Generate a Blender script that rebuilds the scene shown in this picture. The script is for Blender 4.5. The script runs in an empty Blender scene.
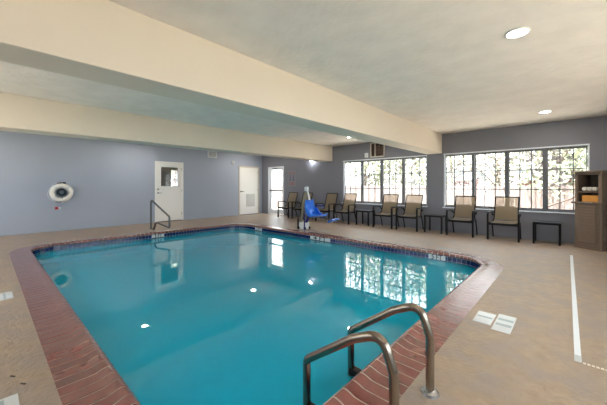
import bpy, bmesh, math, random
from mathutils import Vector, Matrix
R = math.radians
random.seed(7)
SC = bpy.context.scene
COL = SC.collection

# ------------------------------------------------------------------ camera
cam_d = bpy.data.cameras.new('camera'); cam = bpy.data.objects.new('camera', cam_d); COL.objects.link(cam)
cam.location = (0, 0, 1.21); cam.rotation_euler = (R(90), 0, R(42.5))
cam_d.sensor_width = 36; cam_d.lens = 292/607*36; cam_d.shift_y = -16.5/607
cam_d.clip_start = .02; cam_d.clip_end = 300
SC.camera = cam

# ------------------------------------------------------------------ room numbers (metres)
XL, XR, YB, YF, ZC = -10.15, 1.9, 8.34, -2.0, 2.61
WT = .16                                   # wall thickness
WIN1 = (-5.80, -2.97, .64, 2.07); WIN2 = (-2.53, .28, .64, 2.07)
FILL_WIN3 = (-.9, 5.6, .7, 2.1)                 # unseen window added in the right-hand wall for fill daylight
DOOR3 = (-9.72, -8.74, 0, 2.03)
ZW = -.13                                  # water level

# ------------------------------------------------------------------ world, sun, light
w = bpy.data.worlds.new('world'); SC.world = w; w.use_nodes = True
bg = w.node_tree.nodes['Background']; bg.inputs[0].default_value = (.86, .93, 1, 1); bg.inputs[1].default_value = 4.2
sd = bpy.data.lights.new('sun', 'SUN'); sd.energy = 12.5; sd.angle = R(1); sd.color = (1, .96, .9)
so = bpy.data.objects.new('sun', sd); COL.objects.link(so); so.rotation_euler = (R(-42), 0, R(0)); so.rotation_euler = Vector((-.12, -.34, .93)).to_track_quat('Z', 'Y').to_euler()
def portal(loc, rot, sx, sy):
    d = bpy.data.lights.new('window_portal', 'AREA'); d.shape = 'RECTANGLE'; d.size = sx; d.size_y = sy
    d.cycles.is_portal = True
    o = bpy.data.objects.new('window_portal', d); COL.objects.link(o); o.location = loc; o.rotation_euler = rot
for wn in (WIN1, WIN2, DOOR3):
    portal(((wn[0]+wn[1])/2, YB+WT+.01, (wn[2]+wn[3])/2), (R(-90), 0, 0), wn[1]-wn[0], wn[3]-wn[2])
portal((XR+WT+.01, (FILL_WIN3[0]+FILL_WIN3[1])/2, (FILL_WIN3[2]+FILL_WIN3[3])/2), (R(90), 0, R(90)), FILL_WIN3[1]-FILL_WIN3[0], FILL_WIN3[3]-FILL_WIN3[2])
FILL_WIN4 = (-5.95, -3.3, .7, 2.1); FILL_WIN5 = (-9.7, -7.1, .7, 2.1)     # unseen front-wall windows, added to light the beams and ceiling
for wn in (FILL_WIN4, FILL_WIN5): portal(((wn[0]+wn[1])/2, YF-WT-.01, (wn[2]+wn[3])/2), (R(90), 0, 0), wn[1]-wn[0], wn[3]-wn[2])
CANS = [(-.36, 7.12), (-.36, 3.28), (-.36, -.6), (-9.15, 7.1), (-9.15, 3.15), (-9.15, -.7), (-4.65, 7.05), (-4.65, -.7)]
CAN_W = 7
SC.view_settings.view_transform = 'Standard'; SC.view_settings.look = 'None'
SC.view_settings.gamma = 1; SC.view_settings.use_curve_mapping = False
SC.view_settings.exposure = 0.97
SC.cycles.max_bounces = 14; SC.cycles.diffuse_bounces = 8; SC.cycles.transparent_max_bounces = 24
SC.cycles.sample_clamp_indirect = 6

# ------------------------------------------------------------------ materials
def lin(c): return tuple(((v/255+.055)/1.055)**2.4 if v > 10 else v/255/12.92 for v in c)
def mat(name, rgb, rough=.6, metal=0, var=0, vscale=6, bump=0, bscale=60, spec=.5, coat=0, island=0, stretch=None, tint=None):
    m = bpy.data.materials.new(name); m.use_nodes = True; n = m.node_tree.nodes; l = m.node_tree.links
    b = n['Principled BSDF']; c = lin(rgb)
    b.inputs['Base Color'].default_value = (*c, 1); b.inputs['Roughness'].default_value = rough
    b.inputs['Metallic'].default_value = metal; b.inputs['Specular IOR Level'].default_value = spec
    if coat: b.inputs['Coat Weight'].default_value = coat; b.inputs['Coat Roughness'].default_value = .25
    tc = n.new('ShaderNodeTexCoord'); mp = n.new('ShaderNodeMapping'); l.new(tc.outputs['Object'], mp.inputs[0])
    if stretch: mp.inputs['Scale'].default_value = stretch
    if var or island:
        nz = n.new('ShaderNodeTexNoise'); nz.inputs['Scale'].default_value = vscale; nz.inputs['Detail'].default_value = 5
        l.new(mp.outputs[0], nz.inputs['Vector'])
        mr = n.new('ShaderNodeMapRange'); mr.inputs[1].default_value = .25; mr.inputs[2].default_value = .75
        mr.inputs[3].default_value = 1-var; mr.inputs[4].default_value = 1+var; l.new(nz.outputs[0], mr.inputs[0])
        fac = mr.outputs[0]
        if island:
            g = n.new('ShaderNodeNewGeometry'); m2 = n.new('ShaderNodeMapRange')
            m2.inputs[3].default_value = 1-island; m2.inputs[4].default_value = 1+island
            l.new(g.outputs['Random Per Island'], m2.inputs[0])
            mm = n.new('ShaderNodeMath'); mm.operation = 'MULTIPLY'; l.new(fac, mm.inputs[0]); l.new(m2.outputs[0], mm.inputs[1]); fac = mm.outputs[0]
        vm = n.new('ShaderNodeVectorMath'); vm.operation = 'SCALE'; vm.inputs[0].default_value = c; l.new(fac, vm.inputs['Scale'])
        l.new(vm.outputs[0], b.inputs['Base Color'])
        if tint:
            n3 = n.new('ShaderNodeTexNoise'); n3.inputs['Scale'].default_value = vscale*.35; l.new(mp.outputs[0], n3.inputs['Vector'])
            mx = n.new('ShaderNodeMix'); mx.data_type = 'RGBA'; mx.inputs[7].default_value = (*lin(tint), 1)
            m4 = n.new('ShaderNodeMapRange'); m4.inputs[1].default_value = .4; m4.inputs[2].default_value = .65; m4.inputs[4].default_value = .8
            l.new(n3.outputs[0], m4.inputs[0]); l.new(m4.outputs[0], mx.inputs[0]); l.new(vm.outputs[0], mx.inputs[6]); l.new(mx.outputs[2], b.inputs['Base Color'])
    if bump:
        nb = n.new('ShaderNodeTexNoise'); nb.inputs['Scale'].default_value = bscale; nb.inputs['Detail'].default_value = 4
        l.new(mp.outputs[0], nb.inputs['Vector']); bp = n.new('ShaderNodeBump'); bp.inputs['Strength'].default_value = bump
        bp.inputs['Distance'].default_value = .01; l.new(nb.outputs[0], bp.inputs['Height']); l.new(bp.outputs[0], b.inputs['Normal'])
    return m
def emis(name, rgb, s):
    m = bpy.data.materials.new(name); m.use_nodes = True; b = m.node_tree.nodes['Principled BSDF']
    b.inputs['Base Color'].default_value = (*lin(rgb), 1)
    b.inputs['Emission Color'].default_value = (*lin(rgb), 1); b.inputs['Emission Strength'].default_value = s; return m
def see_through(name, rgb, clear, ior=1.45, rough=0, mesh=None):
    m = bpy.data.materials.new(name); m.use_nodes = True; n = m.node_tree.nodes; l = m.node_tree.links; n.clear()
    out = n.new('ShaderNodeOutputMaterial'); t = n.new('ShaderNodeBsdfTransparent'); t.inputs[0].default_value = (*clear, 1)
    g = n.new('ShaderNodeBsdfGlossy'); g.inputs['Roughness'].default_value = rough; g.inputs[0].default_value = (*rgb, 1)
    f = n.new('ShaderNodeFresnel'); f.inputs[0].default_value = ior; mx = n.new('ShaderNodeMixShader')
    ge = n.new('ShaderNodeNewGeometry'); mi = n.new('ShaderNodeMix'); mi.inputs[2].default_value = ior; mi.inputs[3].default_value = 1/ior   # the far face of a pane reflects like the near one
    l.new(ge.outputs['Backfacing'], mi.inputs[0]); l.new(mi.outputs[0], f.inputs[0])
    l.new(f.outputs[0], mx.inputs[0]); l.new(t.outputs[0], mx.inputs[1]); l.new(g.outputs[0], mx.inputs[2]); l.new(mx.outputs[0], out.inputs[0])
    return m, n, l, g, f
M = {}
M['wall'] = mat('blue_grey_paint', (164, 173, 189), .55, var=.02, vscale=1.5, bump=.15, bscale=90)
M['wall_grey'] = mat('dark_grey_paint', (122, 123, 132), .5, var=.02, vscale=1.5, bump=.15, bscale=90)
M['ceil'] = mat('textured_ceiling_plaster', (244, 235, 226), .8, var=.06, vscale=3.5, bump=.9, bscale=16, stretch=(1, 1, 1))
M['beam'] = mat('cream_beam_paint', (226, 214, 197), .6, var=.02, vscale=2, bump=.1, bscale=60)
M['deck'] = mat('sprayed_deck_coating', (160, 139, 117), .40, var=.14, vscale=11, bump=.9, bscale=30, spec=.45, tint=(146, 133, 124))
M['brick'] = mat('red_glazed_brick', (120, 62, 54), .25, var=.16, vscale=14, bump=.12, bscale=50, island=.22, spec=.9, coat=.8)
M['mortar'] = mat('coping_mortar', (180, 162, 148), .8, bump=.3)
M['plaster'] = mat('blue_pool_plaster', (110, 205, 225), .7, var=.04, vscale=1.2)
M['tile'] = mat('navy_waterline_tile', (14, 28, 84), .15, island=.3, var=.05)
M['grout'] = mat('pale_tile_grout', (170, 185, 200), .7)
M['marker'] = mat('white_ceramic_tile', (206, 210, 210), .16)
M['navy'] = mat('navy_lettering', (22, 30, 60), .3)
M['grey_ink'] = mat('grey_band_glaze', (164, 176, 178), .25)
M['white'] = mat('white_door_paint', (243, 242, 238), .4)
M['trimw'] = mat('white_window_vinyl', (225, 230, 236), .4)
M['sash'] = mat('grey_sash_aluminium', (96, 98, 102), .4)
M['cream'] = mat('cream_trim_paint', (206, 198, 184), .5)
M['louvre'] = mat('grey_white_louvre', (196, 196, 192), .5)
M['dark'] = mat('black_powder_coat', (9, 9, 11), .4, spec=.25)
M['metal'] = mat('brushed_stainless', (150, 138, 124), .24, metal=1, var=.06, vscale=30)
M['chrome'] = mat('polished_steel', (190, 190, 192), .25, metal=1)
M['rail_dark'] = mat('dull_bronze_rail', (112, 116, 118), .3, metal=1)
M['blue'] = mat('blue_moulded_plastic', (30, 116, 226), .28, coat=.3)
M['dblue'] = mat('dark_blue_plastic', (20, 36, 110), .35)
M['wplastic'] = mat('white_plastic', (224, 228, 230), .4)
M['tan'] = mat('tan_painted_post', (150, 142, 120), .45)
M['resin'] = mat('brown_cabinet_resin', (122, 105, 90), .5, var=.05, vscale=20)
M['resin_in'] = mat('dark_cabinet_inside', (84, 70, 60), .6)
M['towel'] = mat('white_terry_towel', (228, 224, 216), .95, bump=.8, bscale=300)
M['orange'] = mat('amber_cardboard', (214, 150, 70), .7, var=.05)
M['ring'] = mat('white_ring_foam', (238, 236, 228), .5)
M['rope'] = mat('dark_green_rope', (44, 60, 66), .8, bump=.8, bscale=150)
M['red'] = mat('red_plastic', (176, 26, 36), .4)
M['brownk'] = mat('dark_brown_void', (62, 50, 40), .8, var=.3, vscale=9)
M['fence'] = mat('weathered_pink_fence_wood', (128, 116, 112), .8, var=.06, vscale=8, island=.05)
M['fence_dark'] = mat('fence_rail_wood', (110, 90, 80), .8)
M['lawn'] = mat('pale_bounce_ground', (206, 196, 180), .9, var=.2, vscale=3)  # outdoor ground made pale to bounce daylight up to the ceiling
M['bark'] = mat('grey_tree_bark', (112, 102, 98), .9, var=.2, vscale=6, bump=.6, bscale=20)
M['leafg'] = mat('spring_green_leaves', (146, 150, 126), .6, island=.15)
M['leafp'] = mat('pale_new_leaves', (168, 162, 150), .6, island=.15)
M['shed_wall'] = mat('red_brown_siding', (104, 66, 58), .8, var=.1, stretch=(1, 1, 8))
M['shed_roof'] = mat('grey_teal_shingle', (100, 112, 118), .8, var=.12, vscale=12)
M['room'] = mat('corridor_paint', (196, 186, 172), .8)
M['tape'] = mat('white_floor_tape', (222, 226, 230), .35)
M['tape_grey'] = mat('worn_grey_tape', (186, 190, 188), .5)
M['stone'] = mat('off_white_chips', (232, 222, 208), .6)
M['paper'] = mat('pale_sign_face', (134, 131, 139), .4)
M['signred'] = mat('faded_red_ink', (146, 100, 100), .5)
M['signblue'] = mat('faded_blue_ink', (92, 98, 120), .5)
M['lamp'] = emis('lamp_lens', (255, 250, 240), 14)
M['lamp_em'] = emis('wall_lamp_lens', (245, 248, 255), 22)
# glass
M['glass'], n, l, g, f = see_through('window_glass', (1, 1, 1), (.97, .985, .98), 1.45)
# water: slightly milky tinted surface with small ripples
M['water'], n, l, g, f = see_through('pool_water_surface', (1, 1, 1), (.22, .88, .95), 1.52, 0.0)
tc = n.new('ShaderNodeTexCoord'); nz = n.new('ShaderNodeTexNoise'); nz.inputs['Scale'].default_value = 1.6; nz.inputs['Detail'].default_value = 2
bp = n.new('ShaderNodeBump'); bp.inputs['Strength'].default_value = .10; bp.inputs['Distance'].default_value = .012
l.new(tc.outputs['Object'], nz.inputs['Vector']); l.new(nz.outputs[0], bp.inputs['Height']); l.new(bp.outputs[0], g.inputs['Normal']); l.new(bp.outputs[0], f.inputs['Normal'])
df = n.new('ShaderNodeBsdfDiffuse'); df.inputs[0].default_value = (*lin((0, 174, 204)), 1); mw = n.new('ShaderNodeMixShader'); mw.inputs[0].default_value = .72
tr = [x for x in n if x.type == 'BSDF_TRANSPARENT'][0]; fm = [x for x in n if x.type == 'MIX_SHADER' and x != mw][0]
l.new(tr.outputs[0], mw.inputs[1]); l.new(df.outputs[0], mw.inputs[2]); l.new(mw.outputs[0], fm.inputs[1])
# sling fabric: partly open weave
ms = mat('tan_sling_mesh', (172, 154, 126), .38, spec=.8,  var=.05, vscale=40); M['sling'] = ms
n = ms.node_tree.nodes; l = ms.node_tree.links; o_ = n['Material Output']; t = n.new('ShaderNodeBsdfTransparent'); mx = n.new('ShaderNodeMixShader')
mx.inputs[0].default_value = .30; l.new(n['Principled BSDF'].outputs[0], mx.inputs[1]); l.new(t.outputs[0], mx.inputs[2]); l.new(mx.outputs[0], o_.inputs[0])
# leaves let a little light through
for k in ('leafg', 'leafp'):
    M[k].node_tree.nodes['Principled BSDF'].inputs['Specular IOR Level'].default_value = .2

# ------------------------------------------------------------------ mesh helpers
class MB:
    def __init__(s): s.bm = bmesh.new()
    def box(s, x0, x1, y0, y1, z0, z1, bev=0, mx=None):
        r = bmesh.ops.create_cube(s.bm, size=1)['verts']
        bmesh.ops.scale(s.bm, verts=r, vec=(x1-x0, y1-y0, z1-z0)); bmesh.ops.translate(s.bm, verts=r, vec=((x0+x1)/2, (y0+y1)/2, (z0+z1)/2))
        if mx is not None: bmesh.ops.transform(s.bm, matrix=mx, verts=r)
        if bev:
            es = list({e for v in r for e in v.link_edges})
            bmesh.ops.bevel(s.bm, geom=es, offset=bev, segments=2, affect='EDGES', profile=.5)
        return s
    def cyl(s, p0, p1, r0, r1=None, seg=20, caps=True):
        p0, p1 = Vector(p0), Vector(p1); d = p1-p0; r1 = r0 if r1 is None else r1
        res = bmesh.ops.create_cone(s.bm, cap_ends=caps, segments=seg, radius1=r0, radius2=r1, depth=d.length)
        m = Matrix.Translation((p0+p1)/2) @ d.to_track_quat('Z', 'Y').to_matrix().to_4x4()
        bmesh.ops.transform(s.bm, matrix=m, verts=res['verts']); return s
    def tube(s, pts, r, seg=12, closed=False, radii=None):
        pts = [Vector(p) for p in pts]; N = len(pts); rings = []; up = None
        for i, p in enumerate(pts):
            a = pts[i-1] if (i or closed) else p; b = pts[(i+1) % N] if (i < N-1 or closed) else p
            t = (b-a).normalized()
            if up is None: up = t.orthogonal().normalized()
            up = (up - t*up.dot(t)).normalized(); sd = t.cross(up); rr = radii[i] if radii else r
            rings.append([s.bm.verts.new(p + (up*math.cos(2*math.pi*k/seg)+sd*math.sin(2*math.pi*k/seg))*rr) for k in range(seg)])
        for i in range(N if closed else N-1):
            A, B = rings[i], rings[(i+1) % N]
            for k in range(seg): s.bm.faces.new((A[k], A[(k+1) % seg], B[(k+1) % seg], B[k]))
        if not closed: s.bm.faces.new(rings[0][::-1]); s.bm.faces.new(rings[-1])
        return s
    def prism(s, poly, axis, a, b):          # poly in the two other axes, extruded along axis from a to b
        def v(p, h):
            q = list(p); q.insert(axis, h); return s.bm.verts.new(q)
        A = [v(p, a) for p in poly]; B = [v(p, b) for p in poly]; n = len(poly)
        s.bm.faces.new(A); s.bm.faces.new(B[::-1])
        for i in range(n): s.bm.faces.new((A[i], B[i], B[(i+1) % n], A[(i+1) % n]))
        return s
    def torus(s, c, R_, r, normal=(1, 0, 0), seg=40, flat=1):
        n = Vector(normal); a = n.orthogonal().normalized(); b = n.cross(a); c = Vector(c)
        s.tube([c+(a*math.cos(t)+b*math.sin(t))*R_ for t in [2*math.pi*i/seg for i in range(seg)]], r, 14, closed=True); return s
    def ball(s, c, r, sc=(1, 1, 1), sub=2):
        res = bmesh.ops.create_icosphere(s.bm, subdivisions=sub, radius=r)['verts']
        bmesh.ops.scale(s.bm, verts=res, vec=sc); bmesh.ops.translate(s.bm, verts=res, vec=c); return s
    def out(s, name, m, parent=None, smooth=False):
        bmesh.ops.recalc_face_normals(s.bm, faces=s.bm.faces)
        me = bpy.data.meshes.new(name); s.bm.to_mesh(me); s.bm.free(); me.materials.append(M[m] if isinstance(m, str) else m)
        o = bpy.data.objects.new(name, me); COL.objects.link(o)
        if parent: o.parent = parent
        if smooth:
            for p in me.polygons: p.use_smooth = True
            bmm = bmesh.new(); bmm.from_mesh(me)
            for e in bmm.edges:
                if len(e.link_faces) == 2 and e.calc_face_angle() > R(40): e.smooth = False
            bmm.to_mesh(me); bmm.free()
        return o
def fillet(pts, rad, n=8):
    pts = [Vector(p) for p in pts]; rad = rad if isinstance(rad, (list, tuple)) else [rad]*len(pts); out = [pts[0]]
    for i in range(1, len(pts)-1):
        p = pts[i]; a = (pts[i-1]-p).normalized(); b = (pts[i+1]-p).normalized(); ang = a.angle(b)
        d = min(rad[i]/math.tan(ang/2), (pts[i-1]-p).length*.49, (pts[i+1]-p).length*.49)
        p0 = p+a*d; p1 = p+b*d
        for k in range(n+1):
            t = k/n; out.append(p0*(1-t)**2 + p*2*t*(1-t) + p1*t*t)
    out.append(pts[-1]); return out
def tag(o, label, cat, group=None, kind=None):
    o['label'] = label; o['category'] = cat
    if group: o['group'] = group
    if kind: o['kind'] = kind
    return o
def st(o): o['kind'] = 'structure'; return o
def thing(name, label, cat, loc=(0, 0, 0), rz=0, group=None):
    o = bpy.data.objects.new(name, None); COL.objects.link(o); o.location = loc; o.rotation_euler = (0, 0, rz); o.empty_display_size = .1
    return tag(o, label, cat, group)
def copy_tree(o, parent=None):
    c = o.copy(); COL.objects.link(c)
    if parent: c.parent = parent
    for ch in list(o.children): copy_tree(ch, c)
    return c
def text(name, body, size, m, parent, mx, extrude=.0012, sx=1):
    cu = bpy.data.curves.new(name, 'FONT'); cu.body = body; cu.size = size; cu.extrude = extrude; cu.align_x = 'CENTER'; cu.align_y = 'CENTER'; cu.offset = size*.018
    t = bpy.data.objects.new(name, cu); COL.objects.link(t); bpy.context.view_layer.update()
    me = bpy.data.meshes.new_from_object(t.evaluated_get(bpy.context.evaluated_depsgraph_get()))
    bpy.data.objects.remove(t); me.transform(mx @ Matrix.Diagonal((sx, 1, 1, 1))); me.materials.clear(); me.materials.append(M[m])
    o = bpy.data.objects.new(name, me); COL.objects.link(o)
    if parent: o.parent = parent
    return o

# ------------------------------------------------------------------ pool outline
IX0, IX1, IY0, IY1, RI = -7.86, -1.0, .57, 5.51, .47
CW = .28
def outline(off, n=10):                    # rounded rectangle grown outward by off
    out = []; r = RI+off
    for cx, cy, a0 in ((IX1-RI, IY1-RI, 0), (IX0+RI, IY1-RI, 90), (IX0+RI, IY0+RI, 180), (IX1-RI, IY0+RI, 270)):
        for k in range(n+1):
            a = R(a0+90*k/n); out.append((cx+r*math.cos(a), cy+r*math.sin(a)))
    return out
def pathpos(sv):                           # point on the inner outline and its outward normal at length sv
    a, b, q = IX1-IX0-2*RI, IY1-IY0-2*RI, RI*math.pi/2
    segs = [('l', (IX1, IY0+RI), (0, 1), (1, 0), b), ('c', (IX1-RI, IY1-RI), 0, 0, q), ('l', (IX1-RI, IY1), (-1, 0), (0, 1), a), ('c', (IX0+RI, IY1-RI), 90, 0, q),
            ('l', (IX0, IY1-RI), (0, -1), (-1, 0), b), ('c', (IX0+RI, IY0+RI), 180, 0, q), ('l', (IX0+RI, IY0), (1, 0), (0, -1), a), ('c', (IX1-RI, IY0+RI), 270, 0, q)]
    for k in segs:
        if sv <= k[4]+1e-9:
            if k[0] == 'l': return (k[1][0]+k[2][0]*sv, k[1][1]+k[2][1]*sv), k[3]
            an = R(k[2]+90*sv/q); return (k[1][0]+RI*math.cos(an), k[1][1]+RI*math.sin(an)), (math.cos(an), math.sin(an))
        sv -= k[4]
    return pathpos(0)
def ring_wall(mb, po, z0, z1):
    A = [mb.bm.verts.new((x, y, z0)) for x, y in po]; B = [mb.bm.verts.new((x, y, z1)) for x, y in po]; n = len(po)
    for i in range(n): mb.bm.faces.new((A[i], A[(i+1) % n], B[(i+1) % n], B[i]))
    return A, B

# ------------------------------------------------------------------ floor, ceiling, walls
def ring_between(mb, inner, rect, z):
    o = [mb.bm.verts.new((x, y, z)) for x, y in inner]
    c = [mb.bm.verts.new((x, y, z)) for x, y in ((rect[1], rect[3]), (rect[0], rect[3]), (rect[0], rect[2]), (rect[1], rect[2]))]
    n = 11
    for q in range(4):
        for k in range(q*n, q*n+n-1): mb.bm.faces.new((c[q], o[k], o[k+1]))
        mb.bm.faces.new((c[q], o[q*n+n-1], o[((q+1)*n) % 44], c[(q+1) % 4]))
    return o, c
mb = MB(); ring_between(mb, outline(CW-.004), (XL-.2, XR+.2, YF-.2, YB+.2), 0)
fl = mb.out('floor', 'deck'); st(fl)
for p in fl.data.polygons:
    if p.normal.z < 0: p.flip()
st(MB().box(XL-.2, XR+.2, YF-.2, YB+.2, ZC, ZC+.12).out('ceiling', 'ceil'))
def wall(name, axis, pos, thick, a0, a1, holes, m='wall', z0=-.02, z1=ZC+.05):
    xs = sorted({a0, a1, *[h[0] for h in holes], *[h[1] for h in holes]}); zs = sorted({z0, z1, *[h[2] for h in holes if h[2] > z0], *[h[3] for h in holes]})
    vs = {}; mb = MB()
    def V(i, j, d):
        if (i, j, d) not in vs:
            p = (pos+d*thick); vs[i, j, d] = mb.bm.verts.new((xs[i], p, zs[j]) if axis == 'x' else (p, xs[i], zs[j]))
        return vs[i, j, d]
    def solid(i, j):
        if not (0 <= i < len(xs)-1 and 0 <= j < len(zs)-1): return False
        cx, cz = (xs[i]+xs[i+1])/2, (zs[j]+zs[j+1])/2
        return not any(h[0] < cx < h[1] and h[2] < cz < h[3] or (h[2] <= 0 and h[0] < cx < h[1] and cz < h[3]) for h in holes)
    for i in range(len(xs)-1):
        for j in range(len(zs)-1):
            if not solid(i, j): continue
            for d in (0, 1): mb.bm.faces.new((V(i, j, d), V(i+1, j, d), V(i+1, j+1, d), V(i, j+1, d)))
            for (di, dj, e) in ((-1, 0, ((i, j), (i, j+1))), (1, 0, ((i+1, j), (i+1, j+1))), (0, -1, ((i, j), (i+1, j))), (0, 1, ((i, j+1), (i+1, j+1)))):
                if not solid(i+di, j+dj): mb.bm.faces.new((V(*e[0], 0), V(*e[1], 0), V(*e[1], 1), V(*e[0], 1)))
    return st(mb.out(name, m))
D1 = (3.80, 4.76, 0, 2.04); D2 = (7.10, 8.17, 0, 2.05)
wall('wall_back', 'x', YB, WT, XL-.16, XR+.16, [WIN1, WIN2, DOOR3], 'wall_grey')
wall('wall_left', 'y', XL, -WT, YF, YB, [D1, D2])
wall('wall_right', 'y', XR, WT, YF, YB, [FILL_WIN3])
wall('wall_front', 'x', YF, -WT, XL-.16, XR+.16, [FILL_WIN4, FILL_WIN5])
st(MB().box(-2.96, -2.57, YF, YB, 2.09, ZC, .006).out('trim_1', 'beam'))
st(MB().box(-6.70, -6.25, YF, YB, 2.09, ZC, .006).out('trim_2', 'beam'))

# ------------------------------------------------------------------ pool
mb = MB(); po = outline(.012)
A, B = ring_wall(mb, po, -1.45, -.20)
mb.bm.faces.new(A)
pool = st(mb.out('pool_basin', 'plaster'))
mb = MB(); ring_wall(mb, outline(.014), -.205, -.03); gr = mb.out('grout_band', 'grout', pool)
# tiles: two rows of small squares on the waterline
mb = MB(); tot = 2*(IX1-IX0-2*RI)+2*(IY1-IY0-2*RI)+2*math.pi*RI; nt = int(tot/.0762)
for i in range(nt):
    s0, s1 = tot*i/nt+.004, tot*(i+1)/nt-.004
    (p0, n0), (p1, n1) = pathpos(s0), pathpos(s1)
    for z0, z1 in ((-.112, -.042), (-.188, -.119)):
        q = []
        for p, nn in ((p0, n0), (p1, n1)):
            for off in (.013, .007):
                for z in (z0, z1): q.append(mb.bm.verts.new((p[0]+nn[0]*off, p[1]+nn[1]*off, z)))
        f_ = mb.bm.faces.new
        f_((q[2], q[3], q[7], q[6])); f_((q[0], q[2], q[6], q[4])); f_((q[1], q[3], q[7], q[5])); f_((q[0], q[1], q[3], q[2])); f_((q[4], q[5], q[7], q[6]))
mb.out('waterline_tiles', 'tile', pool)
# coping: mortar bed and bricks with a raised round nose
prof = [(.0, -.036), (-.012, -.030), (-.018, -.018), (-.014, .002), (.0, .016), (.022, .021), (.05, .015), (.085, .003), (.12, .001), (CW, .001), (CW, -.05)]
def sweep(mb, s0, s1, pr, n):
    rings = []
    for k in range(n+1):
        p, nn = pathpos((s0+(s1-s0)*k/n) % tot if s1 < tot else min(s0+(s1-s0)*k/n, tot-1e-6))
        rings.append([mb.bm.verts.new((p[0]+nn[0]*d, p[1]+nn[1]*d, z)) for d, z in pr])
    m = len(pr)
    for k in range(n):
        for j in range(m): mb.bm.faces.new((rings[k][j], rings[k][(j+1) % m], rings[k+1][(j+1) % m], rings[k+1][j]))
    if n: mb.bm.faces.new(rings[0]); mb.bm.faces.new(rings[-1][::-1])
mb = MB(); sweep(mb, 0, tot, [(d+(.002 if d < .1 else 0), z-.0028) for d, z in prof], 600)
cop = st(mb.out('pool_coping', 'mortar'))
mb = MB(); q = RI*math.pi/2
segl = [(IY1-IY0-2*RI, 0), (q, 1), (IX1-IX0-2*RI, 0), (q, 1), (IY1-IY0-2*RI, 0), (q, 1), (IX1-IX0-2*RI, 0), (q, 1)]
s = 0
for L, arc in segl:
    nb = max(1, round(L/(.098 if not arc else .07)))
    for i in range(nb):
        a, b = s+L*i/nb, s+L*(i+1)/nb; g_ = .006 if not arc else .005
        jit = random.uniform(-.0006, .0008)
        sweep(mb, a+g_, b-g_, [(d, z+jit*(z > -.03)) for d, z in prof], 1)
    s += L
mb.out('coping_bricks', 'brick', cop, smooth=True)
mb = MB(); po = outline(.02, 10); mb.bm.faces.new([mb.bm.verts.new((x, y, ZW)) for x, y in po])
wt = mb.out('pool_water', 'water')
for p in wt.data.polygons:
    if p.normal.z < 0: p.flip()
tag(wt, 'still turquoise pool water reflecting the windows and doors', 'water', kind='stuff')

# ------------------------------------------------------------------ windows
def make_window(name, wn, npan, thick_at=()):
    x0, x1, z0, z1 = wn; root = bpy.data.objects.new(name, None); COL.objects.link(root); root.location = ((x0+x1)/2, YB, z0); st(root)
    cx, cz = (x0+x1)/2, z0; yg = .10
    fr = MB(); wdt = (x1-x0)/2
    for a, b in ((-wdt, -wdt+.022), (wdt-.022, wdt)): fr.box(a, b, .045, WT-.01, .0, z1-z0)
    MB().box(-wdt+.022, wdt-.022, .035, WT-.01, z1-z0-.04, z1-z0).box(-wdt+.022, wdt-.022, .035, WT-.01, 0, .04).out('inner_frame', 'sash', root)
    fr.out('window_frame', 'trimw', root)
    MB().box(-wdt-.02, wdt+.02, -.035, .045, -.018, .006, .003).out('window_sill', 'trimw', root)
    MB().box(-wdt, wdt, -.012, .03, z1-z0-.022, z1-z0+.006, .003).out('head_rail', 'trimw', root)
    pw = (x1-x0)/npan
    for i in range(1, npan):
        t = .034 if i in thick_at else .02
        MB().box(-wdt+pw*i-t, -wdt+pw*i+t, .05, WT-.015, .04, z1-z0-.04).out('mullion', 'sash', root)
    for i in range(npan):
        a, b = -wdt+pw*i+.03, -wdt+pw*(i+1)-.03; c, d = .04, z1-z0-.04
        sash = MB(); y = yg
        for u0, u1, v0, v1 in ((a, a+.018, c, d), (b-.018, b, c, d), (a, b, c, c+.025), (a, b, d-.025, d)): sash.box(u0, u1, y-.012, y+.012, v0, v1)
        so = sash.out('sash', 'sash', root)
        g = MB()
        for k in (1, 2):
            xm = a+(b-a)*k/3; zm = c+(d-c)*k/3
            g.box(xm-.010, xm+.010, y-.009, y+.009, c, d); g.box(a, b, y-.009, y+.009, zm-.010, zm+.010)
        g.out('muntin_grid', 'sash', so)
        MB().box(a, b, y-.003, y+.003, c, d).out('pane', 'glass', so)
    return root
make_window('window_1', WIN1, 4, (2,)); make_window('window_2', WIN2, 4, (2, 3))
w3 = make_window('fill_window_3', (-(FILL_WIN3[1]-FILL_WIN3[0])/2, (FILL_WIN3[1]-FILL_WIN3[0])/2, .7, 2.1), 6, (3,))
w3.location = (XR, (FILL_WIN3[0]+FILL_WIN3[1])/2, .7); w3.rotation_euler = (0, 0, R(-90))

for nm, wn in (('fill_window_4', FILL_WIN4), ('fill_window_5', FILL_WIN5)):
    q4 = make_window(nm, wn, 4, (2,)); q4.location = ((wn[0]+wn[1])/2, YF, wn[2]); q4.rotation_euler = (0, 0, R(180))
# ------------------------------------------------------------------ doors
def door_root(name, loc, rz):
    o = bpy.data.objects.new(name, None); COL.objects.link(o); o.location = loc; o.rotation_euler = (0, 0, rz); return st(o)
# local frame: x along the wall, y into the wall (away from the room), z up.  On the left wall x runs towards +Y
LROT = R(90)
def frame(root, wdt, h, m, t=.045, proud=.012):
    mb = MB()
    mb.box(-wdt/2-.0, -wdt/2+t, -proud, .10, 0, h); mb.box(wdt/2-t, wdt/2, -proud, .10, 0, h); mb.box(-wdt/2+t, wdt/2-t, -proud, .10, h-t, h)
    mb.out('door_frame', m, root)
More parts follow.
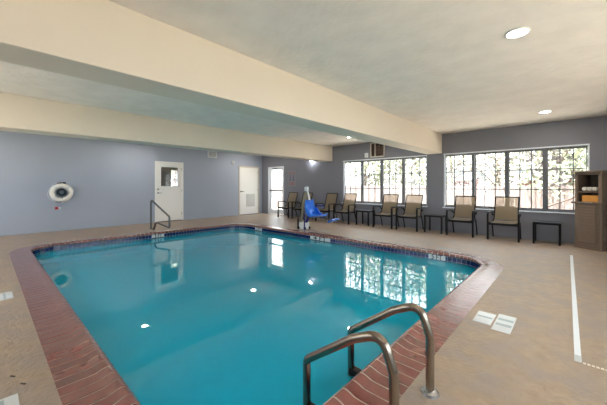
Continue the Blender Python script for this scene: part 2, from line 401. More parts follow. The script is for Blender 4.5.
# door_1: white door with a glazed upper panel
d1 = door_root('door_1', (XL, (D1[0]+D1[1])/2, 0), LROT); W1 = D1[1]-D1[0]; H1 = D1[3]
frame(d1, W1, H1, 'white')
a, b = -W1/2+.047, W1/2-.047; g0, g1, h0, h1 = a+.15, b-.13, 1.20, 1.86
mb = MB(); y0, y1 = .018, .058
mb.box(a, g0, y0, y1, .02, H1-.047); mb.box(g1, b, y0, y1, .02, H1-.047); mb.box(g0, g1, y0, y1, .02, h0); mb.box(g0, g1, y0, y1, h1, H1-.047)
leaf = mb.out('door_leaf', 'white', d1)
mb = MB()
for u in ((g0-.02, g0+.006, h0-.02, h1+.02), (g1-.006, g1+.02, h0-.02, h1+.02), (g0, g1, h0-.02, h0+.006), (g0, g1, h1-.006, h1+.02)): mb.box(u[0], u[1], y0-.008, y0, u[2], u[3])
mb.out('glazing_bead', 'white', leaf); MB().box(g0, g1, .034, .04, h0, h1).out('pane', 'glass', leaf)
mb = MB(); mb.cyl((a+.06, y0, .98), (a+.06, y0-.045, .98), .012).cyl((a+.06, y0-.045, .98), (a+.17, y0-.045, .98), .009); mb.cyl((a+.06, y0, .98), (a+.06, y0-.008, .98), .028)
mb.out('door_handle', 'chrome', leaf, True)
MB().cyl((a+.06, y0, 1.10), (a+.06, y0-.014, 1.10), .026).out('deadbolt', 'chrome', leaf, True)
mb = MB()
for z in (.25, 1.05, 1.8): mb.box(b-.006, b+.012, y0-.012, y0+.0, z-.05, z+.05)
mb.out('hinges', 'metal', d1)
MB().box(-W1/2, W1/2, -.02, .12, 0, .012).out('threshold', 'dark', d1)
# the little corridor behind its glass: walls, a window giving light
cr = door_root('wall_corridor', (0, 0, 0), 0)
mb = MB(); X2 = XL-1.8
mb.box(X2-.05, X2, 3.0, 6.6, 0, 1.1); mb.box(X2-.05, X2, 3.0, 5.1, 1.1, 2.5); mb.box(X2-.05, X2, 5.6, 6.6, 1.1, 2.5); mb.box(X2-.05, X2, 5.1, 5.6, 1.85, 2.5)
mb.box(X2, XL-WT-.001, 3.0, 3.05, 0, 2.5); mb.box(X2, XL-WT-.001, 6.55, 6.6, 0, 2.5); mb.box(X2, XL-WT-.001, 3.0, 6.6, 2.5, 2.55); mb.box(X2, XL-WT-.001, 3.0, 6.6, -.05, 0)
mb.out('corridor_shell', 'room', cr)
MB().box(X2+.0, X2+.02, 5.34, 5.37, 1.1, 1.85).box(X2, X2+.02, 5.1, 5.6, 1.45, 1.48).out('corridor_window_bars', 'trimw', cr)
portal((X2-.06, 5.35, 1.475), (R(90), 0, R(-90)), .5, .75)
# door_2: wide flush white door with a low louvre
d2 = door_root('door_2', (XL, (D2[0]+D2[1])/2, 0), LROT); W2 = D2[1]-D2[0]; H2 = D2[3]; frame(d2, W2, H2, 'cream', .05, .02)
a, b = -W2/2+.053, W2/2-.053
mb = MB(); mb.box(a, b, .01, .05, .015, H2-.053, .003); leaf2 = mb.out('door_leaf', 'white', d2); MB().box(-W2/2, W2/2, -.015, .14, 0, .016).out('threshold', 'dark', d2)  # threshold box added to block daylight leaking under the leaf
mb = MB(); mb.cyl((a+.07, .01, .98), (a+.07, -.04, .98), .012).cyl((a+.07, -.04, .98), (a+.19, -.04, .98), .010); mb.cyl((a+.07, .01, .98), (a+.07, .0, .98), .03); mb.out('door_handle', 'dark', leaf2, True)
mb = MB(); lx0, lx1 = b-.60, b-.22
for k in range(11):
    z = .36+k*.045; mb.box(lx0, lx1, -.004, .011, z, z+.030)
for u in ((lx0-.02, lx0, .34, .87), (lx1, lx1+.02, .34, .87), (lx0, lx1, .335, .352), (lx0, lx1, .855, .872)): mb.box(u[0], u[1], -.008, .012, u[2], u[3])
mb.out('louvre_vent', 'louvre', leaf2)
mb = MB()
for z in (.25, 1.05, 1.8): mb.box(b-.006, b+.012, -.004, .012, z-.05, z+.05)
mb.out('hinges', 'metal', d2)
# door_3: glazed aluminium door in the window wall
d3 = door_root('door_3', ((DOOR3[0]+DOOR3[1])/2, YB, 0), 0); W3 = DOOR3[1]-DOOR3[0]; H3 = DOOR3[3]
frame(d3, W3, H3, 'trimw', .05, .015)
a, b = -W3/2+.052, W3/2-.052; y0, y1 = .05, .095
mb = MB(); mb.box(a, a+.10, y0, y1, .015, H3-.052); mb.box(b-.09, b, y0, y1, .015, H3-.052); mb.box(a+.1, b-.09, y0, y1, .015, .22); mb.box(a+.1, b-.09, y0, y1, H3-.13, H3-.052)
leaf3 = mb.out('door_leaf', 'trimw', d3)
MB().box(a+.1, b-.09, .068, .076, .22, H3-.13).out('pane', 'glass', leaf3)
MB().box(a+.02, b-.02, y0-.06, y0-.03, .99, 1.04, .005).box(a+.03, a+.06, y0-.04, y0, .99, 1.04).box(b-.06, b-.03, y0-.04, y0, .99, 1.04).out('push_bar', 'sash', leaf3)
MB().box(a+.2, a+.5, y0-.05, y0, H3-.115, H3-.06, .004).out('door_closer', 'sash', leaf3)

# ------------------------------------------------------------------ outdoors
st(MB().box(-45, 30, YB+WT+.005, 60, -.16, -.10).out('lawn', 'lawn')); st(MB().box(XR+WT+.005, 30, -30, YB+WT+.004, -.16, -.10).out('lawn', 'lawn')); st(MB().box(-45, XR+WT+.004, -30, YF-WT-.005, -.16, -.10).out('lawn', 'lawn'))
def fence(loc, x0, x1, label):
    root = thing('picket_fence', label, 'fence', loc)
    mb = MB(); x = x0
    while x < x1:
        h = 1.25+random.uniform(-.012, .012); wd = .129
        mb.prism([(x, -.1), (x+wd, -.1), (x+wd, h-.05), (x+wd*.62, h), (x+wd*.38, h), (x, h-.05)], 1, 0, .02); x += .14
    mb.out('pickets', 'fence', root)
    for z in (.15, .95): MB().box(x0, x1, .022, .06, z, z+.09).out('rail', 'fence_dark', root)
    mb = MB(); x = x0+.5
    while x < x1:
        MB().box(x, x+.09, .061, .15, -.1, 1.15).out('post', 'fence_dark', root); x += 2.4
    mb.bm.free()
    return root
fence((0, 12.1, 0), -17.5, 4.5, 'long pale pinkish wooden picket fence outside the windows')
def leaves(mb, c, rad, n, size):
    for _ in range(n):
        while True:
            p = Vector((random.uniform(-1, 1), random.uniform(-1, 1), random.uniform(-1, 1)))
            if p.length < 1: break
        p = Vector((p.x*rad[0], p.y*rad[1], p.z*rad[2]))+Vector(c)
        u = Vector((random.gauss(0, 1), random.gauss(0, 1), random.gauss(0, 1))).normalized(); v = u.orthogonal().normalized()
        s = size*random.uniform(.6, 1.3)
        vs = [mb.bm.verts.new(p+u*s), mb.bm.verts.new(p+v*s*.5), mb.bm.verts.new(p-u*s), mb.bm.verts.new(p-v*s*.5)]; mb.bm.faces.new(vs)
def tree(x, y, lean, r, h, leafm, label, dens=1.0, spread=2.2, low=1.45):
    t = thing('tree', label, 'tree', (x, y, -.1), 0, 'trees beyond the fence')
    mb = MB(); top = Vector((lean*h, random.uniform(-.3, .3), h)); pts = [Vector((0, 0, 0)), Vector((lean*h*.2+.05, 0, h*.3)), Vector((lean*h*.55, .1, h*.6)), top]
    mb.tube(pts, r, 10, radii=[r*1.15, r*.95, r*.8, r*.4])
    rnd = random.Random(int(x*100))
    ends = []
    for k in range(11):
        f_ = -.25+.11*k; b0 = pts[1].lerp(top, f_); a = rnd.uniform(0, 6.28); L = rnd.uniform(.7, 1.0)*spread
        e = b0+Vector((math.cos(a)*L, math.sin(a)*L, rnd.uniform(.2, 1.1)*L*.8)); mid = b0.lerp(e, .5)+Vector((0, 0, .15))
        mb.tube([b0, mid, e], r*.3, 6, radii=[r*.42, r*.25, r*.1]); ends.append(e)
        for q_ in range(2):
            e2 = mid+Vector((rnd.uniform(-1, 1), rnd.uniform(-1, 1), rnd.uniform(-.5, 1)))*spread*.5; mb.tube([mid, e2], r*.1, 5, radii=[r*.16, r*.05]); ends.append(e2)
        ends[-1].z = max(ends[-1].z, 1.3)
    mb.out('trunk', 'bark', t, True)
    mb = MB()
    for e in ends: leaves(mb, (e.x, e.y, max(e.z, low)), (spread*.42, spread*.42, spread*.36), int(58*dens), .085)
    mb.out('foliage', leafm, t)
TR = [(-17.2, 7.6, .02, .14, 3.4, 'leafg', 'green tree added to dim the view through the first door window', 2.4, 2.2),  # added tree, dims the bright sky behind the corridor window
      (-14.2, 14.5, .02, .12, 3.6, 'leafp', 'slim pale-leaved tree seen through the glass exit door', 1.2, 1.6),
      (-8.6, 14.2, .05, .16, 3.8, 'leafg', 'green tree behind the left end of the left-hand window', 1.3, 1.7),
      (-6.9, 15.6, -.05, .12, 3.9, 'leafp', 'pale tree behind the second pane of the left-hand window', 1.0, 1.7),
      (-5.6, 14.0, .04, .14, 3.6, 'leafg', 'green tree behind the third pane of the left-hand window', 1.0, 1.6),
      (-4.4, 15.8, -.03, .11, 3.8, 'leafp', 'pale tree between the two windows outdoors', .8, 1.6),
      (-2.6, 16.2, .04, .13, 4.2, 'leafp', 'pale tree behind the left pane of the right-hand window', .9, 1.9),
      (-1.15, 14.0, .16, .16, 4.2, 'leafp', 'leaning grey trunk behind the middle of the right-hand window', .7, 1.8),
      (-.35, 12.9, -.01, .17, 4.0, 'leafg', 'thick grey tree trunk just left of the last window pane', .9, 1.7),
      (.15, 13.8, .30, .13, 4.4, 'leafg', 'slanting tree trunk behind the rightmost window pane', 1.4, 1.8),
      (1.3, 14.6, .02, .15, 4.0, 'leafg', 'bright green tree at the far right beyond the fence', 2.2, 1.8)]
for a_ in TR: tree(*a_[:7], dens=a_[7], spread=a_[8])
def shed(x0, x1, y, zw, zr, label):
    t = thing('garden_shed', label, 'shed', ((x0+x1)/2, y, -.1)); h = (x1-x0)/2
    MB().box(-h, h, 0, 2.2, 0, zw).out('siding', 'shed_wall', t)
    MB().prism([(-.3, zw-.05), (1.1, zr), (2.5, zw-.05), (2.5, zw-.12), (1.1, zr-.07), (-.3, zw-.12)], 0, -h-.25, h+.25).out('roof', 'shed_roof', t)
    MB().box(-h*.35, h*.1, -.03, 0, zw-.6, zw-.22).out('shed_window', 'sash', t)
shed(-2.0, .2, 19.5, 1.72, 2.5, 'brown shed with pale grey roof behind the right window fence')
shed(-6.6, -4.3, 19.5, 1.75, 2.4, 'reddish brown shed beyond the fence near the wall between windows')
MBr = MB(); MBr.tube([(-.72, 9.6, .55), (.22, 9.45, 1.02)], .02, 8).tube([(-.72, 9.6, .55), (-.72, 9.6, -.1)], .02, 8).tube([(.2, 9.45, 1.0), (.2, 9.45, -.1)], .02, 8)
tag(MBr.out('outdoor_handrail', 'fence_dark', None, True), 'slanting brown handrail outdoors beside the towel cabinet window', 'handrail')

# ------------------------------------------------------------------ lamps
def can(x, y, label, first=[None]):
    if first[0] is None:
        t = thing('recessed_ceiling_light', label, 'ceiling light', (x, y, ZC), 0, 'recessed ceiling lights')
        mb = MB(); mb.torus((0, 0, -.004), .088, .009, (0, 0, 1)); mb.out('trim_ring', 'white', t, True)
        MB().cyl((0, 0, -.006), (0, 0, -.001), .08, seg=32).out('lens', 'lamp', t)
        first[0] = t
    else:
        t = copy_tree(first[0]); t.location = (x, y, ZC); t['label'] = label
    d = bpy.data.lights.new('ceiling_lamp', 'AREA'); d.shape = 'DISK'; d.size = .15; d.energy = CAN_W; d.color = (1, .93, .83)
    o = bpy.data.objects.new('ceiling_lamp', d); COL.objects.link(o); o.location = (x, y, ZC-.012)
CL = ['small round ceiling light near the top of the right window', 'bright round ceiling light nearest the camera at upper right', 'round ceiling light right of the pool by the entrance end',
      'round ceiling light over the left deck near the far white door', 'round ceiling light over the left deck near the life ring', 'round ceiling light over the left deck by the entrance end',
      'round ceiling light hidden between the two beams near the left window', 'round ceiling light between the two beams by the entrance end']
for (x, y), L in zip(CANS, CL): can(x, y, L)
el = thing('emergency_wall_light', 'small glowing white lamp high on the wall above the pool lift', 'wall light', (-7.2, YB, 2.19))
MB().box(-.11, .11, -.05, 0, -.05, .05, .008).out('housing', 'wplastic', el)
MB().cyl((0, -.05, -.005), (0, -.075, -.02), .028, .034).out('lens', 'lamp_em', el)
d = bpy.data.lights.new('wall_lamp', 'POINT'); d.energy = 3.0; d.shadow_soft_size = .035; d.color = (.95, .97, 1)
o = bpy.data.objects.new('wall_lamp', d); COL.objects.link(o); o.location = (-7.2, YB-.13, 2.12)

# ------------------------------------------------------------------ wall fittings
v = thing('wall_vent', 'small square white vent high on the blue wall between the doors', 'vent', (XL, 5.89, 2.425), LROT)
mb = MB()
for u in ((-.19, .19, -.13, -.10), (-.19, .19, .10, .13), (-.19, -.16, -.10, .10), (.16, .19, -.10, .10)): mb.box(u[0], u[1], -.03, 0, u[2], u[3])
mb.out('frame', 'wplastic', v)
mb = MB()
for k in range(7): mb.box(-.16, .16, -.022, -.002, -.098+k*.028, -.080+k*.028)
mb.out('louvre_slats', 'louvre', v)
h = thing('alarm_horn', 'tiny white alarm horn up left of the far white door', 'alarm', (XL, 6.82, 2.16), LROT)
MB().box(-.06, .06, -.04, 0, -.07, .07, .01).out('body', 'wplastic', h); MB().cyl((0.0, -.04, 0.0), (0.0, -.06, .0), .025, .04).out('horn', 'louvre', h, True)
e = tag(MB().box(-.06, .06, -.04, 0, -.075, .075, .01).box(-.03, .03, -.045, -.038, -.02, .02).out('sensor_box', 'wplastic'), 'tiny white sensor box on the wall left of the brown framed opening', 'sensor'); e.location = (-4.87, YB, 2.2)
g = thing('framed_wall_vent', 'white framed opening with dark brown slats above the left window', 'vent', (-4.48, YB, 2.35))
mb = MB(); hw, hh = .245, .235
for u in ((-hw, hw, -hh, -hh+.035), (-hw, hw, hh-.035, hh), (-hw, -hw+.03, -hh, hh), (hw-.03, hw, -hh, hh), (-.09, -.065, -hh, hh)): mb.box(u[0], u[1], -.04, 0, u[2], u[3])
mb.out('frame', 'cream', g); MB().box(-hw+.03, hw-.03, -.01, -.001, -hh+.035, hh-.035).out('backing', 'brownk', g)
mb = MB(); rr = random.Random(3)
for x in (-.045, .015, .06, .12, .17): mb.box(x, x+.018, -.025, -.01, -hh+.035+rr.uniform(0, .1), hh-.035-rr.uniform(0, .12))
for z in (.08, -.02): mb.box(-.06, .2, -.025, -.01, z, z+.016)
mb.out('slats', 'fence_dark', g)
s_ = thing('safety_sign', 'faded pool safety sign with red and blue print beside the exit door', 'sign', (-8.27, YB, 1.52))
MB().box(-.2, .2, -.012, 0, -.31, .31, .002).out('panel', 'paper', s_)
mb = MB()
for z, wd in ((.25, .15), (.20, .17), (-.17, .16), (-.21, .13), (-.25, .16)): mb.box(-wd, wd, -.0145, -.0121, z-.014, z+.014)
mb.out('red_lines', 'signred', s_)
mb = MB()
for x in (-.09, .09):
    mb.box(x-.03, x+.03, -.0145, -.0121, -.07, .08); mb.cyl((x, -.0145, .115), (x, -.0121, .115), .028); mb.box(x-.055, x+.055, -.0145, -.0121, -.10, -.07)
mb.out('blue_figures', 'signblue', s_)

# life ring, rope, float
lr = thing('life_ring', 'white life ring hanging on the blue wall left of the doors', 'life ring', (XL+.09, 1.385, 1.03), R(90))
mb = MB(); mb.torus((0, 0, 0), .188, .062, (0, 1, 0), 48); ringo = mb.out('ring', 'ring', lr, True)
mb = MB()
for k in range(4):
    mb = MB(); a = R(45+90*k); c = Vector((math.cos(a)*.188, 0, math.sin(a)*.188)); tn = Vector((-math.sin(a), 0, math.cos(a))); rd = Vector((math.cos(a), 0, math.sin(a)))
    pts = [c-tn*.018+(rd*math.cos(q_)+Vector((0, 1, 0))*math.sin(q_))*.064 for q_ in [2*math.pi*i/20 for i in range(20)]]
    mb.tube(pts, .006, 6, closed=True); mb.tube([p+tn*.007 for p in pts], .006, 6, closed=True); mb.tube([p+tn*.014 for p in pts], .006, 6, closed=True); mb.tube([p+tn*.021 for p in pts], .006, 6, closed=True)
    mb.out('strap', 'wplastic', lr, True)
mb = MB(); pts = []
for i in range(49):
    a = 2*math.pi*i/48; r_ = .262+.012*math.sin(4*a); pts.append((math.cos(a)*r_-.012, .01, math.sin(a)*r_))
mb.tube(pts[:-1], .006, 6, closed=True).out('grab_rope', 'wplastic', lr, True)
rc = thing('rope_coil', 'dark green rope coiled inside the white life ring', 'rope', (XL+.13, 1.38, 1.05), R(90))
mb = MB(); pts = []
rr = random.Random(5)
for i in range(260):
    a = 2*math.pi*i/26; rad_ = .055+.042*abs(math.sin(i*.13)); pts.append((math.cos(a)*rad_+rr.uniform(-.004, .004), .03*math.sin(i*.21)-.015, math.sin(a)*rad_*.95-.01))
mb.tube(pts, .010, 7).out('coil', 'rope', rc, True)
MB().tube(fillet([(.0, .0, -.08), (.03, -.01, -.2), (-.02, 0, -.285), (-.09, 0, -.27), (-.11, 0, -.25)], .05), .006, 6).out('rope_tail', 'rope', rc, True)
hk = thing('ring_bracket', 'black wall bracket behind the top of the life ring', 'bracket', (XL, 1.40, 1.28), R(90))
MB().box(-.09, .09, -.012, 0, -.06, .035, .004).out('plate', 'dark', hk); 
for x in (-.05, .05): MB().tube(fillet([(x, -.01, 0), (x, -.15, 0), (x, -.155, .03)], .02), .008, 8).out('hook', 'dark', hk, True)
fb = thing('rope_float', 'small red and white float hanging under the life ring', 'float', (XL+.08, 1.31, .62), R(90))
MB().cyl((-.055, 0, 0), (.01, 0, 0), .034, .03).out('red_half', 'red', fb, True); MB().cyl((.012, 0, 0), (.06, 0, 0), .03, .026).out('white_half', 'wplastic', fb, True)

# ------------------------------------------------------------------ deck tiles and marks
def deck_tile(x0, x1, y0, y1, label, bands=0):
    t = thing('deck_marker_tile', label, 'tile', ((x0+x1)/2, (y0+y1)/2, 0), 0, 'white marker tiles set in the deck')
    hx, hy = (x1-x0)/2, (y1-y0)/2; MB().box(-hx, hx, -hy, hy, -.005, .002, .001).out('tile_face', 'marker', t)
    for k in range(bands):
        yb = hy*(-.25+.62*k) if bands > 1 else hy*.15
        MB().box(-hx*.85, hx*.85, yb-hy*.13, yb+hy*.13, .002, .0026).out('grey_band', 'grey_ink', t)
    return t
deck_tile(-.656, -.517, 2.965, 3.235, 'white deck marker tile nearest the brick coping, right of the ladder', 1)
deck_tile(-.50, -.366, 2.893, 3.288, 'white three-band deck marker tile farther from the coping, right of the ladder', 2)
deck_tile(-1.93, -1.63, 5.93, 6.06, 'white deck marker tile behind the coping above the five foot mark', 0)
deck_tile(-5.0, -4.7, 6.1, 6.23, 'white deck marker tile behind the coping right of the pool lift', 0)
deck_tile(-4.72, -4.44, .06, .21, 'grey and white deck marker tile at the left picture edge', 1)
deck_tile(-2.38, -2.12, -.03, .13, 'white deck marker tile at the bottom left corner of the picture', 1)
tp = thing('floor_tape', 'long straight white tape strip on the right deck', 'tape', (0, 0, 0))
MB().box(-.018, .018, .10, 4.16, 0, .0022).out('white_length', 'tape', tp); MB().box(-.019, .019, 0, .10, 0, .0022).out('worn_end', 'tape_grey', tp)
tp.location = (.036, 2.76, 0); tp.rotation_euler = (0, 0, .0075)
ds = thing('dashed_strip', 'row of tiny off-white dashes running right from the tape end', 'strip', (0, 2.755, 0))
mb = MB(); x = .06
while x < 1.6: mb.box(x, x+.015, -.008, .008, 0, .005); x += .0215
mb.out('dashes', 'stone', ds)
for i, (x, y, a, lb) in enumerate(((-2.616, .119, .75, 'upper of two short dark slots in the left deck'), (-2.47, .158, .75, 'lower of two short dark slots in the left deck'))):
    o = tag(MB().box(-.018, .018, -.005, .005, 0, .0035, .001).out('deck_slot', 'dark'), lb, 'slot', 'dark slots in the left deck'); o.location = (x, y, 0); o.rotation_euler = (0, 0, a+R(-10))
# depth marks on the waterline
def depth_mark(loc, rz, body, wdt, label):
    t = thing('depth_mark', label, 'depth mark', loc, rz, 'depth marks on the waterline')
    MB().box(-wdt/2, wdt/2, -.006, .004, -.043, .043).out('tile_face', 'marker', t)
    text('lettering', body, .125, 'navy', t, Matrix.Translation((0, -.0065, -.002)) @ Matrix.Rotation(R(90), 4, 'X'), .0008, wdt/.36)
depth_mark((-1.785, 5.505, -.074), 0, '5 FT', .29, 'white 5 FT depth mark on navy tiles under the right window')
depth_mark((-4.50, 5.505, -.074), 0, '4 FT', .62, 'wide white depth mark on the tiles below the pool lift')
depth_mark((-6.86, 5.505, -.074), 0, '3 FT', .30, 'small white depth mark on the tiles by the far corner')
depth_mark((-7.855, 3.02, -.074), R(90), '3 FT', .30, 'white depth mark on blue tiles below the far step rail')

# ------------------------------------------------------------------ ladder and step rail
lad = thing('pool_ladder', 'stainless pool ladder with two curved handrails at the near right edge', 'pool ladder', (-.608, 1.51, 0))
def lrail(y):
    pts = fillet([(0, y, .0), (0, y, .395), (-.075, y, .475), (-.515, y, .205), (-.545, y, .13), (-.53, y, -.30), (-.50, y, -.95)], [0, .07, .10, .045, .05, .1, 0], 8)
    pts = fillet([(0, y, .0), (0, y, .33), (-.06, y, .50), (-.225, y, .42), (-.545, y, .185), (-.545, y, -.30), (-.52, y, -.95)], [0, .12, .10, .25, .05, .2, 0], 8)
    MB().tube(pts, .024, 18).out('handrail', 'metal', lad, True)
    mb = MB(); mb.cyl((0, y, 0), (0, y, .012), .052, .048, 32).cyl((0, y, .012), (0, y, .026), .046, .028, 32); mb.out('floor_flange', 'chrome', lad, True)
    MB().cyl((-.52, y, -.93), (-.52, y, -.96), .03).out('rubber_foot', 'dark', lad)
    MB().box(-.545, -.44, y-.03, y+.03, -.115, -.075, .004).out('bumper', 'dark', lad)
lrail(.248); lrail(-.222)
for z in (-.32, -.60): MB().box(-.60, -.49, -.222, .248, z-.02, z+.005, .004).out('step', 'metal', lad)
sr = thing('step_rail', 'bent metal handrail standing at the pool edge before the first door', 'handrail', (-8.72, 3.16, 0))
MB().tube(fillet([(0, 0, 0), (0, 0, .83), (1.22, 0, .43), (1.22, 0, .15), (.45, 0, .215), (.33, 0, .19), (.19, 0, 0)], [0, .09, .05, .06, .05, .06, 0], 8), .024, 14).out('rail_tube', 'rail_dark', sr, True)
for x in (0, .19): MB().cyl((x, 0, 0), (x, 0, .015), .05, .04).out('floor_flange', 'rail_dark', sr, True)

# ------------------------------------------------------------------ chairs, tables
def make_chair():
    t = thing('sling_chair', '', 'chair', (0, 0, 0), 0, 'tan sling chairs along the window wall')
    fy, by, hw = -.25, .22, .285
    for sx in (-1, 1):
        x = sx*hw
        MB().box(x-.02, x+.02, fy-.022, fy+.022, 0, .585, .005).out('leg', 'dark', t)
        MB().tube(fillet([(x*.93, .12, .39), (x*.93, .17, .25), (x*.93, .26, 0)], .1), .016, 8).out('leg', 'dark', t, True)
        mb = MB(); mb.tube(fillet([(x, fy, .575), (x, fy+.03, .605), (x, .02, .605), (x*.95, .14, .575), (x*.9, .19, .52)], .05), .017, 8)
        mb.box(x-.027, x+.027, fy-.01, .03, .603, .622, .006); mb.out('armrest', 'dark', t, True)
    sf = MB(); xs = hw-.035
    for sx in (-1, 1): sf.tube(fillet([(sx*xs, fy+.01, .392), (sx*xs, -.05, .372), (sx*xs, .11, .375), (sx*xs*.93, .17, .46)], .08), .015, 8)
    sf.box(-hw, hw, fy-.018, fy+.012, .335, .385, .005); sf.box(-xs, xs, .09, .12, .345, .375)
    sf.out('seat_frame', 'dark', t, True)
    bf = MB(); top = (.315, .95)
    bf.tube(fillet([(-xs*.93, .16, .44), (-xs*.90, .235, .70), (-.228, top[0], top[1]), (.228, top[0], top[1]), (xs*.90, .235, .70), (xs*.93, .16, .44)], [0, .3, .02, .02, .3, 0]), .014, 8)
    bf.out('back_frame', 'dark', t, True)
    def sheet(path, w0, w1, name):
        mb = MB(); rows = []; n = len(path)
        for i, (y, z) in enumerate(path):
            w_ = w0+(w1-w0)*i/(n-1); rows.append([mb.bm.verts.new((w_*(-1+2*k/8), y+.012*(1-abs(-1+2*k/8)**2)*0, z-.018*(1-(-1+2*k/8)**2)*(1 if name == 'seat' else 0)))for k in range(9)])
        for i in range(n-1):
            for k in range(8): mb.bm.faces.new((rows[i][k], rows[i][k+1], rows[i+1][k+1], rows[i+1][k]))
        geom = bmesh.ops.solidify(mb.bm, geom=list(mb.bm.faces), thickness=.003)
        return mb.out(name, 'sling', t, True)
    sheet([(fy-.01, .398), (-.15, .392), (-.03, .382), (.08, .385), (.15, .42)], xs-.012, xs*.93-.01, 'seat')
    bk = [(.152, .425), (.19, .55), (.232, .70), (.275, .83), (.312, .945)]
    sheet(bk, xs*.93-.014, .22, 'backrest')
    # the doubled lower panel of the back
    mb = MB(); prev = None
    for i, (y, z) in enumerate([(.150, .44), (.188, .56), (.228, .70), (.240, .745)]):
        w_ = xs*.9-.02-.012*i*.5; a = mb.bm.verts.new((-w_, y-.006, z)); b = mb.bm.verts.new((w_, y-.006, z))
        if prev: mb.bm.faces.new((prev[0], prev[1], b, a))
        prev = (a, b)
    bmesh.ops.solidify(mb.bm, geom=list(mb.bm.faces), thickness=.002)
    mb.out('lower_back_panel', 'sling', t, True)
    return t
CH = [(-8.13, 'tan sling chair closest to the glass exit door'), (-7.36, 'tan sling chair standing right behind the pool lift mast'),
      (-6.21, 'tan sling chair just right of the blue pool lift seat'), (-5.44, 'tan sling chair in front of the left edge of the left window'),
      (-4.0, 'tan sling chair just right of the first side table'), (-3.29, 'tan sling chair in front of the right end of the left window'),
      (-1.98, 'tan sling chair just right of the table between the windows'), (-1.11, 'rightmost tan sling chair, next to the small black table')]
c0 = make_chair()
for i, (x, lb) in enumerate(CH):
    c = c0 if i == 0 else copy_tree(c0); c.location = (x, 7.97, 0); c['label'] = lb
def make_table():
    t = thing('side_table', '', 'table', (0, 0, 0), 0, 'low black side tables')
    h = .225; hy = .2
    MB().box(-h, h, -hy, hy, .435, .455, .005).out('table_top', 'dark', t)
    MB().box(-h+.03, h-.03, -hy+.03, -hy+.05, .405, .435).box(-h+.03, h-.03, hy-.05, hy-.03, .405, .435).box(-h+.03, -h+.05, -hy+.05, hy-.05, .405, .435).box(h-.05, h-.03, -hy+.05, hy-.05, .405, .435).out('apron', 'dark', t)
    for sx in (-1, 1):
        for sy in (-1, 1): MB().box(sx*(h-.018)-.018, sx*(h-.018)+.018, sy*(hy-.018)-.018, sy*(hy-.018)+.018, 0, .435).out('leg', 'dark', t)
    return t
t0 = make_table()
for i, (x, y, lb) in enumerate(((-4.73, 8.02, 'black side table under the left window, second from the pool lift chairs'), (-2.62, 7.98, 'black side table below the wall strip between the windows'), (-.375, 8.03, 'black side table standing alone left of the towel cabinet'))):
    t = t0 if i == 0 else copy_tree(t0); t.location = (x, y, 0); t['label'] = lb
t0['label'] = 'black side table under the middle of the left window'

# ------------------------------------------------------------------ pool lift   (seat faces +X and a little to the back)
pl = thing('pool_lift', 'blue seated pool lift with white mast at the far pool edge', 'pool lift', (-5.52, 6.08, 0), R(3))
MB().box(-.13, .08, -.11, .11, .0, .19, .02).out('base_housing', 'wplastic', pl)
mb = MB()
for x in (-.12, .08):
    for y in (-.1, .1): mb.cyl((x-.02, y, .035), (x+.02, y, .035), .035)
mb.out('wheels', 'dark', pl)
MB().box(-.17, -.145, -.13, -.09, 0, .30).out('side_post', 'dark', pl); MB().box(.075, .105, -.14, -.115, 0, .42).out('side_post', 'dblue', pl)
MB().tube([(-.15, 0, .1), (-.06, 0, .60), (.04, 0, 1.08)], .028, 10, radii=[.035, .03, .026]).out('mast', 'tan', pl, True)
MB().box(.01, .11, -.045, .045, 1.07, 1.19, .02).out('mast_head', 'wplastic', pl)
MB().tube(fillet([(.07, 0, 1.12), (.13, 0, .97), (.165, .02, .77)], .05), .024, 10).out('lift_arm', 'wplastic', pl, True)
MB().tube(fillet([(.15, 0, .56), (.13, 0, .36), (.04, 0, .17)], .1), .035, 10).out('drive_column', 'dblue', pl, True)
def ribbon(mb, path, hw_, th):
    prs = []
    for i, (x, z) in enumerate(path):
        a = path[max(i-1, 0)]; b = path[min(i+1, len(path)-1)]; dx, dz = b[0]-a[0], b[1]-a[1]; L = math.hypot(dx, dz); nx, nz = -dz/L*th, dx/L*th
        w_ = hw_[i] if isinstance(hw_, list) else hw_
        prs.append([mb.bm.verts.new((x+s_*nx, y, z+s_*nz+lift_)) for (s_, y, lift_) in ((0, -w_, .03), (0, -w_*.55, 0), (0, w_*.55, 0), (0, w_, .03), (-1, w_, .03), (-1, w_*.55, 0), (-1, -w_*.55, 0), (-1, -w_, .03))])
    for A_, B_ in zip(prs, prs[1:]):
        for j in range(8): mb.bm.faces.new((A_[j], A_[(j+1) % 8], B_[(j+1) % 8], B_[j]))
    mb.bm.faces.new(prs[0]); mb.bm.faces.new(prs[-1][::-1])
mb = MB(); ribbon(mb, [(.185, .81), (.175, .70), (.20, .57), (.24, .45), (.33, .39), (.47, .40), (.66, .44)], [.16, .18, .21, .22, .22, .21, .17], .03)
for y in (-.21, .21):
    mb.prism([(.195, .62), (.27, .60), (.37, .48), (.49, .41), (.35, .38), (.23, .44)], 1, y-.014, y+.014)
seat = mb.out('seat_shell', 'blue', pl, True)
MB().box(.22, .52, .20, .235, .64, .68, .01).out('armrest', 'dblue', pl)
MB().box(.11, .18, -.12, .12, .53, .60, .01).out('seat_bracket', 'dblue', pl)
MB().tube([(.52, 0, .38), (.88, 0, .335)], .014, 8).out('footrest_strut', 'metal', pl, True)
MB().box(-.09, .09, -.15, .15, -.02, .02, .012).out('footrest', 'blue', pl)
fr_ = [c for c in pl.children if c.name.startswith('footrest') and 'strut' not in c.name][0]; fr_.location = (.95, 0, .31); fr_.rotation_euler = (0, R(-25), 0)

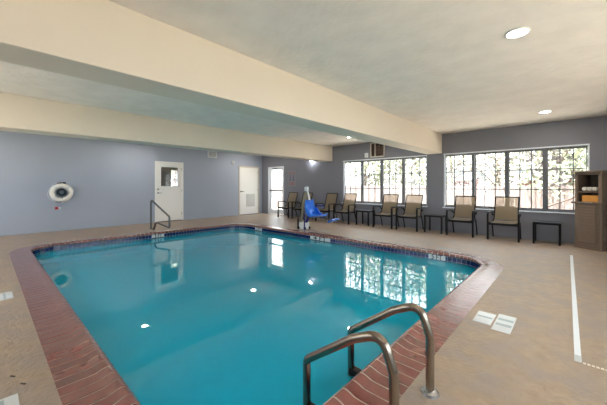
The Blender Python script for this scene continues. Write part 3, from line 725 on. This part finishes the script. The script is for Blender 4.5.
# ------------------------------------------------------------------ towel cabinet
CR = math.atan2(-.245, .348)
cb = thing('towel_cabinet', 'tall brown louvered towel cabinet standing at the right edge', 'cabinet', (.055, 7.92, 0), CR)
WC, DC, HC = .60, .36, 1.47
WC = .44
mb = MB(); mb.box(0, .045, 0, DC, .02, HC); mb.box(WC-.05, WC, 0, DC, .02, HC); mb.box(.045, WC-.05, DC-.02, DC, .02, HC); mb.box(.045, WC-.05, .012, DC-.02, .87, .90); mb.box(.045, WC-.05, .0, DC-.02, .02, .09); mb.box(.045, WC-.05, 0, DC-.02, HC-.04, HC)
mb.out('carcass', 'resin', cb)
MB().box(-.045, WC+.04, -.045, DC+.01, HC-.005, HC+.03, .008).out('cabinet_top', 'resin', cb)
MB().box(-.035, WC+.03, -.05, .0, .868, .905, .006).box(WC, WC+.03, 0, DC, .868, .905).out('ledge', 'resin', cb)
MB().box(.05, WC-.11, -.05, -.04, .885, .902, .003).out('white_strip', 'wplastic', cb)  # white strip along the front of the ledge
MB().box(.045, WC-.05, .01, DC-.02, 1.085, 1.11).out('shelf', 'resin', cb)
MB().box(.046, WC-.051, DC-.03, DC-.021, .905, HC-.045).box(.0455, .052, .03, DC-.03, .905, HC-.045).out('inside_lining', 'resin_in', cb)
dr = MB(); dr.box(.05, WC-.055, -.012, .008, .095, .862, .004).out('door', 'resin', cb)
dco = [c for c in cb.children if c.name.startswith('door')][0]
mb = MB()
for k in range(13):
    z = .125+k*.056; mb.prism([(-.012, z+.050), (-.040, z+.008), (-.040, z), (-.012, z)], 0, .075, WC-.08)
mb.out('door_slats', 'resin', dco)
mb = MB()
for k in range(13):
    z = .125+k*.056
    A_ = [(WC, z+.044), (WC+.016, z+.004), (WC+.016, z), (WC, z)]
    mb.prism([(a_[0], a_[1]) for a_ in A_], 1, .05, DC-.05)
mb.out('side_slats', 'resin', cb)
MB().box(-.005, WC+.005, -.006, DC, 0, .035).out('plinth', 'resin', cb)
cm = Matrix.Translation((.055, 7.92, 0)) @ Matrix.Rotation(CR, 4, 'Z')
def towel(lx, ly, lz, r_, label):
    mb = MB(); pts = []
    for i in range(40):
        a = i/39*2*math.pi*2.6; rr_ = r_*(1-.72*i/39); pts.append((math.cos(a)*rr_, math.sin(a)*rr_))
    # spiral sheet rolled up, end towards the front
    prev = None; th = r_*.24
    A_ = []
    for i, (x, z) in enumerate(pts):
        L = math.hypot(x, z) or 1; xi, zi = x*(1-th/L), z*(1-th/L)
        A_.append([mb.bm.verts.new((x, 0, z)), mb.bm.verts.new((xi, 0, zi)), mb.bm.verts.new((xi, .24, zi)), mb.bm.verts.new((x, .24, z))])
    for P_, Q_ in zip(A_, A_[1:]):
        for j in range(4): mb.bm.faces.new((P_[j], P_[(j+1) % 4], Q_[(j+1) % 4], Q_[j]))
    mb.bm.faces.new(A_[0]); mb.bm.faces.new(A_[-1][::-1])
    o = mb.out('rolled_towel', 'towel', None, True); o.location = cm @ Vector((lx, ly, lz)); o.rotation_euler = (0, 0, CR)
    return tag(o, label, 'towel', 'rolled towels in the cabinet')
r_ = .042
towel(.135, .035, 1.11+r_, r_, 'leftmost rolled white towel on the cabinet shelf')
towel(.222, .035, 1.11+r_, r_, 'second from left rolled white towel on the cabinet shelf')
towel(.308, .035, 1.11+r_, r_, 'rightmost rolled white towel on the cabinet shelf, front row')
o = MB().box(0, .26, 0, .20, 0, .125, .006).out('storage_box', 'orange'); o.location = cm @ Vector((.095, .04, .9052)); o.rotation_euler = (0, 0, CR)
tag(o, 'amber coloured box in the cabinet opening below the towels', 'box')
